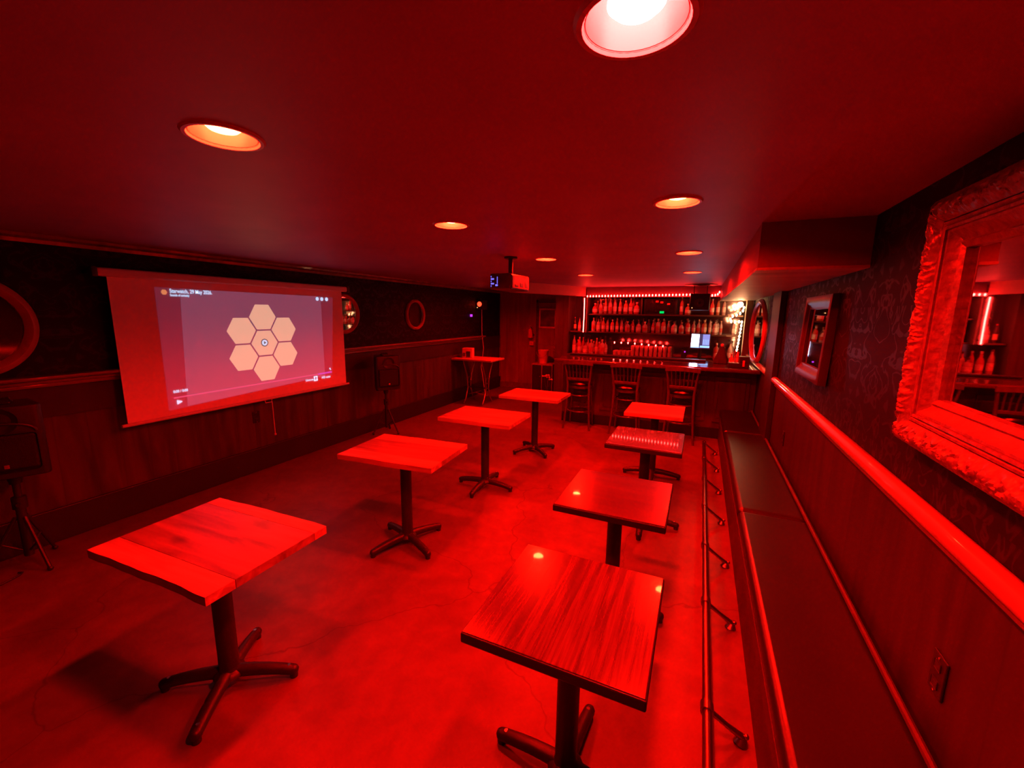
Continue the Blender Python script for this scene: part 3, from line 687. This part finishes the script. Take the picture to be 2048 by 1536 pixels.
# stools with slatted backs
def stool():
    t = thing('bar_stool', '', 'bar stool', (0, 0, 0), 0, 'slat-back bar stools')
    SZ = .69
    MB().lathe([(0, SZ-.02), (.17, SZ-.02), (.19, SZ-.005), (.192, SZ+.01), (.175, SZ+.03), (0, SZ+.035)], 28).build('seat', M_vinyl, t)
    MB().lathe([(.15, SZ-.06), (.172, SZ-.06), (.172, SZ-.021), (.15, SZ-.021)], 28, closed=True).build('seat_ring', M_stool, t)
    for s in (-1, 1):
        MB().tube([(s*.2, -.2, 0), (s*.17, -.165, .4), (s*.163, -.16, SZ), (s*.18, -.185, .85), (s*.2, -.215, 1.03)], [.015, .018, .019, .017, .015], 10).build('rear_leg', M_stool, t)
        MB().tube([(s*.185, .2, 0), (s*.14, .13, SZ-.03)], [.014, .018], 10).build('front_leg', M_stool, t)
    tr = MB(); pts = [(-.22+.44*k/12, -.215-.022*math.sin(PI*k/12), 1.025+.014*math.sin(PI*k/12)) for k in range(13)]
    for i in range(12):
        a, c = pts[i], pts[i+1]
        for fv in ([(a[0], a[1]-.011, a[2]-.03), (c[0], c[1]-.011, c[2]-.03), (c[0], c[1]-.011, c[2]+.03), (a[0], a[1]-.011, a[2]+.03)],
                   [(a[0], a[1]+.011, a[2]-.03), (a[0], a[1]+.011, a[2]+.03), (c[0], c[1]+.011, c[2]+.03), (c[0], c[1]+.011, c[2]-.03)],
                   [(a[0], a[1]-.011, a[2]+.03), (c[0], c[1]-.011, c[2]+.03), (c[0], c[1]+.011, c[2]+.03), (a[0], a[1]+.011, a[2]+.03)],
                   [(a[0], a[1]-.011, a[2]-.03), (a[0], a[1]+.011, a[2]-.03), (c[0], c[1]+.011, c[2]-.03), (c[0], c[1]-.011, c[2]-.03)]): tr.quad(fv)
    bmesh.ops.remove_doubles(tr.bm, verts=tr.bm.verts[:], dist=1e-4); tr.build('top_rail', M_stool, t)
    MB().box(-.168, .168, -.185, -.163, .76, .8, .006).build('lower_rail', M_stool, t)
    for k in range(6):
        x = -.125+.05*k
        MB().tube([(x, -.174, .79), (x*1.05, -.19, .9), (x*1.12, -.217-.012*math.cos(x*8), 1.01)], .009, 6).build('back_slat', M_stool, t)
    MB().tube([(.185*math.cos(a), .02+.19*math.sin(a), .27) for a in [2*PI*k/24 for k in range(24)]], .011, 8, closed=True).build('foot_ring', M_stool, t)
    MB().tube([(.165*math.cos(a), .01+.17*math.sin(a), .52) for a in [2*PI*k/24 for k in range(24)]], .009, 8, closed=True).build('brace_ring', M_stool, t)
    return t
st0 = stool()
spots = [(-1.64, 6.23, R(4), 'dark slat-back bar stool at the left of the bar front'), (-.93, 6.23, R(0), 'dark slat-back bar stool in the middle of the bar front'),
         (-.17, 6.2, R(-3), 'dark slat-back bar stool at the right of the bar front, behind the small plank table')]
for i, (x, y, rz, lb) in enumerate(spots):
    if i == 0: st0.location = (x, y, 0); st0.rotation_euler = (0, 0, rz); st0['label'] = lb
    else: dup(st0, (x, y, 0), rz, lb)

# back bar: cabinet, shelves, end panels
BY = 8.02; BX0, BX1 = -2.40, .74
t = thing('back_bar', 'back bar cabinet with shelves and dark mirror behind the bottles', 'shelving', (0, BY, 0))
MB().box(BX0, BX1, 0, .5, 0, .93, .004).build('cabinet_body', M_shelf, t)
MB().box(BX0, BX1, -.03, .5, .93, .965, .006).build('work_surface', M_shelf, t)
for z, x0, x1 in ((1.415, -2.04, .4), (1.755, -2.04, .4)): MB().box(x0, x1, .1, .5, z-.025, z, .004).build('shelf', M_shelf, t)
MB().box(BX0, BX1, .5, .54, 0, ZC-.002).build('back_mirror', mat('smoked_mirror', (.42, .3, .3), .12, metal=.9, var=.1), t)
MB().box(-2.66, BX0, -.02, .54, 0, ZC-.002).build('end_panel', M_barfront, t)
MB().box(-2.06, -2.035, .02, .5, 1.39, 2.1, .003).build('divider', M_shelf, t)
MB().box(-2.06, .25, 0, .04, 2.06, 2.248, .006).build('top_board', M_soffred, t)
MB().box(-1.05, -1.03, .1, .5, 1.755, 2.1, .003).build('divider', M_shelf, t)
MB().box(BX0, -2.06, .05, .5, 1.39, 1.415, .004).build('shelf', M_shelf, t)
for z in (1.415, 1.755): MB().box(.402, .63, .1, .5, z-.025, z, .004).build('shelf', M_post, t)
tag(MB().box(.64, .735, 7.82, 7.98, 0, 1.996, .008).build('corner_post', M_post), 'pale wooden post at the right end of the back bar', 'post')

# fairy light strings
def light_string(name, label, pts, n, em, r, loc=(0, 0, 0), group=None, down=True):
    t = thing(name, label, 'string lights', loc, 0, group)
    P = [Vector(p) for p in pts]; L = [0]
    for i in range(1, len(P)): L.append(L[-1]+(P[i]-P[i-1]).length)
    def at(s):
        for i in range(1, len(P)):
            if s <= L[i]+1e-9: return P[i-1].lerp(P[i], (s-L[i-1])/max(1e-9, L[i]-L[i-1]))
        return P[-1]
    MB().tube(pts, .004, 6).build('wire', M_wire, t)
    me = None
    for k in range(n):
        p = at(L[-1]*(k+.5)/n)
        if me is None:
            o = MB().lathe([(0, -2.1*r), (.6*r, -1.7*r), (r, -.6*r), (r*.9, .3*r), (.45*r, 1.1*r), (0, 1.2*r)], 8).build('bulb', em, t); me = o.data
        else:
            o = bpy.data.objects.new('bulb', me); C.objects.link(o); o.parent = t
        o.location = p+Vector((0, -.012, -.012 if down else 0))
    return t
light_string('fairy_lights', 'row of white-hot fairy lights along the top edge of the back bar', [(-2.05, 7.96, 2.095), (-.14, 7.96, 2.115)], 34, E_bulb, .0125)
light_string('fairy_lights', 'fairy lights hanging straight down the left side of the bottle shelves', [(-2.075, 7.955, 2.06), (-2.07, 7.955, 1.75), (-2.075, 7.955, 1.42)], 26, E_bulb, .0105)
light_string('fairy_lights', 'few fairy lights strung low between the glasses on the back bar', [(-1.55, 8.07, 1.235), (-1.2, 8.08, 1.235), (-.9, 8.07, 1.215), (-.55, 8.07, 1.2)], 8, E_bulb, .012)
light_string('fairy_lights', 'fairy lights beside the hanging speaker, at the soffit corner', [(.1, 7.99, 2.1), (.2, 7.99, 2.11), (.24, 7.95, 2.17)], 4, E_bulb, .013)
zz = [(.44, 7.98, 1.95), (.5, 7.98, 1.86), (.55, 7.98, 1.93), (.62, 7.96, 1.9), (.6, 7.96, 1.84), (.55, 7.97, 1.79), (.46, 7.97, 1.76), (.42, 7.98, 1.69), (.47, 7.98, 1.66), (.56, 7.97, 1.67), (.605, 7.96, 1.68), (.6, 7.97, 1.55), (.59, 7.97, 1.42), (.585, 7.97, 1.32), (.57, 7.96, 1.2), (.6, 7.95, 1.19)]
light_string('fairy_lights', 'tangle of warm fairy lights cascading at the right end of the back bar', zz, 22, E_warm, .015)
t = thing('globe_lamp', 'blown-out warm globe lamp under the soffit, above the light tangle', 'lamp', (.55, 7.86, 1.998))
MB().cyl((0, 0, -.022), (0, 0, -.002), .028, n=18).build('lamp_holder', M_brass, t)
MB().ball((0, 0, -.066), .045, 18).build('globe', E_warm, t)

# bottles
def bottle_mesh(name, prof, mats, mis):
    return MB().lathe(prof, 12, mis=mis).build(name, mats)
G_clear = mat('clear_bottle', (.62, .42, .38), .12, var=.1, trans=.25); G_amber = mat('amber_bottle', (.55, .2, .08), .12, var=.1, trans=.2)
G_dark = mat('dark_bottle', (.08, .05, .04), .12, var=.1); G_red = mat('red_bottle', (.6, .08, .06), .15, var=.1, trans=.15); G_green = mat('green_bottle', (.12, .2, .08), .12, var=.1)
L_white = mat('paper_label', (.75, .62, .55), .6, var=.25, scale=40); L_dark = mat('dark_label', (.12, .06, .06), .5); L_gold = mat('gold_label', (.75, .5, .25), .4, var=.2, scale=40)
P_wine = [(0, 0), (.034, 0), (.037, .01), (.037, .05), (.0375, .055), (.0375, .13), (.037, .135), (.036, .17), (.027, .2), (.014, .225), (.013, .265), (.0145, .268), (.0145, .295), (0, .297)]
P_spirit = [(0, 0), (.037, 0), (.04, .01), (.04, .04), (.0405, .045), (.0405, .125), (.04, .13), (.039, .165), (.03, .19), (.014, .2), (.014, .225), (.0165, .228), (.0165, .255), (0, .257)]
P_squat = [(0, 0), (.045, 0), (.05, .012), (.05, .03), (.0505, .035), (.0505, .095), (.05, .1), (.047, .125), (.03, .15), (.014, .16), (.014, .185), (.019, .188), (.019, .212), (0, .214)]
P_slim = [(0, 0), (.028, 0), (.031, .01), (.031, .05), (.0315, .055), (.0315, .15), (.031, .155), (.029, .2), (.02, .24), (.012, .26), (.012, .29), (.014, .292), (.014, .315), (0, .317)]
MI = [0]*4+[1]+[0]*5+[2]*3
MI = (MI+[2]*14)[:13]
kinds = []
for pn, pr in (('wine', P_wine), ('spirit', P_spirit), ('squat', P_squat), ('slim', P_slim)):
    for g, lb, cp in ((G_clear, L_white, L_dark), (G_amber, L_white, L_gold), (G_dark, L_gold, G_red), (G_red, L_white, L_white), (G_clear, G_red, L_gold), (G_green, L_gold, L_dark)):
        kinds.append((pr, (g, lb, cp)))
protos = {}
def place_bottle(x, y, z, k, sc, label, group):
    if k not in protos:
        o = bottle_mesh('liquor_bottle', kinds[k][0], kinds[k][1], MI); protos[k] = o
    else:
        o = protos[k].copy(); C.objects.link(o)
    o.location = (x, y, z); o.scale = (sc, sc, sc); o.rotation_euler = (0, 0, random.uniform(0, 6))
    tag(o, label, 'bottle', group); return o
def row(x0, x1, y, z, step, kset, label, group, sc=1.0):
    x = x0; sc0 = sc
    while x < x1-.07*sc0:
        k = random.choice(kset); sc = sc0
        if z == Z2: sc = min(sc0, .272/(kinds[k][0][-1][1]*1.06))
        r = (.056 if k // 6 == 2 else .045)*sc
        place_bottle(x+r, y+random.uniform(-.008, .008), z, k, sc*random.uniform(.88, 1.06), label, group); x += 2*r+random.uniform(.002, step)
allk = list(range(24)); redk = [i for i in allk if i % 6 in (0, 1, 3, 4)]
Z1, Z2, ZW = 1.7555, 1.4155, .9655
row(-1.98, -1.11, BY+.17, Z1, .014, redk, 'bottle in the front row of the top shelf, left of the dark cooler', 'front bottles, top shelf left')
row(-1.95, -1.11, BY+.3, Z1, .014, redk, 'bottle in the rear row of the top shelf, left of the dark cooler', 'rear bottles, top shelf left', 1.06)
row(-.4, -.2, BY+.2, Z1, .01, redk, 'bottle on the top shelf between the dark cooler and the hanging speaker', 'bottles beside the hanging speaker')
row(.1, .36, BY+.2, Z1, .01, redk, 'bottle on the top shelf right of the hanging speaker', 'bottles right of the hanging speaker')
row(-1.98, -.9, BY+.17, Z2, .014, redk, 'bottle in the front row of the lower shelf, left half', 'front bottles, lower shelf left')
row(-.86, .37, BY+.17, Z2, .012, redk, 'bottle in the front row of the lower shelf, right half', 'front bottles, lower shelf right', 1.04)
row(-1.95, .36, BY+.3, Z2, .02, redk, 'bottle in the rear row of the lower shelf', 'rear bottles, lower shelf', 1.04)
row(-2.34, -1.62, BY+.1, ZW, .012, redk, 'bottle at the left end of the back bar surface', 'bottles on the surface, left end', 1.1)
row(-2.3, -1.62, BY+.24, ZW, .012, allk, 'bottle in the second row at the left end of the back bar surface', 'second-row bottles, left end', 1.1)
row(-2.34, -2.1, BY+.15, 1.4155, .02, allk, 'bottle in the narrow bay left of the vertical lights', 'bottles in the narrow left bay')
row(.22, .6, BY+.1, ZW, .012, redk, 'bottle at the right end of the back bar surface, lit warm by the tangled lights', 'bottles on the surface, right end', 1.1)
row(.22, .6, BY+.24, ZW, .012, redk, 'rear bottle at the right end of the back bar surface', 'rear bottles on the surface, right end', 1.15)
row(.47, .6, BY+.17, Z2, .02, redk, 'bottle on the small right-hand shelf behind the warm lights', 'bottles on the small right-hand shelf')
# stacked tumblers
gl = None; M_glass = mat('tumbler_glass', (.8, .45, .42), .1, var=.05, trans=.35)
for iy in range(3):
    for ix in range(13):
        for iz in range(1 if ix < 4 else 2):
            x = -1.48+.082*ix
            if gl is None: gl = MB().lathe([(.022, 0), (.03, .0), (.036, .1), (.033, .1), (.028, .008), (0, .008)], 12).build('tumbler', M_glass); o = gl
            else: o = gl.copy(); C.objects.link(o)
            o.location = (x, BY+.08+.085*iy, ZW+.103*iz)
            tag(o, 'upturned tumbler in the stacked block of glasses on the back bar' if iz else 'tumbler in the bottom layer of glasses on the back bar', 'glass', 'upper tumblers' if iz else 'bottom-layer tumblers')
# dark cooler box with green readout on the top shelf
t = thing('display_cooler', 'dark box with a green readout on the top shelf', 'cooler', (-.72, BY+.15, Z1))
MB().box(-.29, .29, 0, .34, 0, .29, .012).build('casing', M_plastic, t)
MB().box(-.25, .25, -.006, .002, .03, .26, .006).build('front_glass', mat('dark_glass', (.02, .012, .012), .12), t)
MB().box(-.0, .075, -.012, -.004, .02, .06, .004).build('readout', E_green, t)
for x, z in ((-.08, .235), (.0, .22), (.12, .19)): MB().box(x, x+.05, -.01, -.004, z-.02, z+.015, .003).build('sticker', M_canred, t)
# hanging speaker
t = thing('hanging_speaker', 'black speaker hanging on two rods over the back bar', 'speaker', (-.06, 7.72, 1.83))
MB().box(-.15, .15, -.1, .1, 0, .27, .012).build('cabinet', M_plastic, t)
MB().lathe([(.02, -.012), (.05, -.006), (.062, -.012), (.07, -.004)], 24, (.0, -.1, .12), 'Y').build('cone', mat('speaker_cone', (.1, .03, .03), .5), t)
MB().ball((-.11, -.102, .04), .009, 8).build('amber_light', E_amber, t)
for x in (-.1, .1): MB().cyl((x, 0, .27), (x, 0, .418), .009, n=10).build('rod', M_iron, t)
MB().lathe([(0, .395), (.22, .4), (.25, .41), (.25, .419), (0, .419)], 32).build('ceiling_disc', M_dframe, t)
# till
t = thing('till_screen', 'bright white and blue till screen standing on the back bar', 'till', (.0, 7.95, .966), R(-2))
MB().box(-.12, .12, .02, .16, 0, .03, .008).build('till_base', M_plastic, t)
MB().cyl((0, .1, .03), (0, .07, .28), .03, n=14).build('till_neck', M_plastic, t)
tl = R(-14)
def tilt(v): return Matrix.Rotation(tl, 3, 'X') @ Vector(v)+Vector((0, .04, .34))
so_ = MB(); so_.box(-.165, .165, 0, .03, -.14, .14, .008); so_.bm.transform(Matrix.Translation((0, .04, .34)) @ Matrix.Rotation(tl, 4, 'X'))
to = so_.build('till_monitor', M_plastic, t)
def pane(x0, x1, z0, z1, name, m, off=-.002):
    MB().quad([tilt((x0, off, z0)), tilt((x1, off, z0)), tilt((x1, off, z1)), tilt((x0, off, z1))]).build(name, m, to, smooth=False)
pane(-.15, .15, -.125, .125, 'display', E_posdim); pane(-.145, -.02, -.1, .12, 'white_page', E_poswhite, -.004); pane(.035, .145, -.07, .12, 'blue_page', E_posblue, -.004)
pane(.0, .15, -.115, -.08, 'button_bar', E_posbar, -.004); pane(-.15, -.01, -.12, -.105, 'status_bar', E_posbar, -.004)
for k in range(4): pane(.05+.024*k, .056+.024*k, -.06, .03, 'menu_column', E_posbar, -.006)
t = thing('card_reader', 'small dark card reader with violet light left of the till screen', 'card reader', (-.25, 8.04, .966))
MB().box(-.045, .045, -.03, .03, 0, .17, .008).build('reader_body', M_plastic, t)
MB().ball((.015, -.033, .14), .014, 8).build('violet_light', E_violet, t)
# things on the bar's right end
t = thing('bar_caddy', 'black caddy box on the right end of the bar counter', 'caddy', (.5, 6.38, BT+.001))
MB().box(-.13, .12, -.07, .07, 0, .06, .006).box(.0, .12, -.07, .07, .06, .15, .006).build('caddy_box', M_plastic, t)
MB().box(.04, .065, -.075, -.068, .02, .1, .002).build('caddy_label', M_canred, t)
for k in range(5): MB().cyl((-.1+.02*k, .02*(k % 2), .05), (-.105+.024*k, .03*(k % 2), .19+.02*(k % 3)), .004, n=6).build('straw', M_pale if k % 2 else M_canred, t)
t = thing('covered_tap', 'beer tap tower under a dark cloth with pale knob', 'tap', (.3, 6.80, BT+.002))
dr = MB(); dr.lathe([(.085, 0), (.1, .004), (.095, .05), (.07, .12), (.045, .19), (.03, .24), (.0, .25)], 20)
for v_ in dr.bm.verts:
    a = math.atan2(v_.co.y, v_.co.x); k = 1+.12*math.sin(6*a)*max(0, 1-v_.co.z/.26); v_.co.x *= k; v_.co.y *= k
dr.build('cloth_cover', mat('dark_cloth', (.04, .012, .015), .8, bump=.2, scale=20), t)
MB().ball((0, 0, .262), .026, 12).build('tap_knob', M_pale, t)
for x, y, k in ((.43, 6.7, 12), (.5, 6.74, 0)):
    o = place_bottle(x, y, BT+.001, k, .7, 'small bottle on the bar top beside the black caddy', 'small bottles by the caddy')
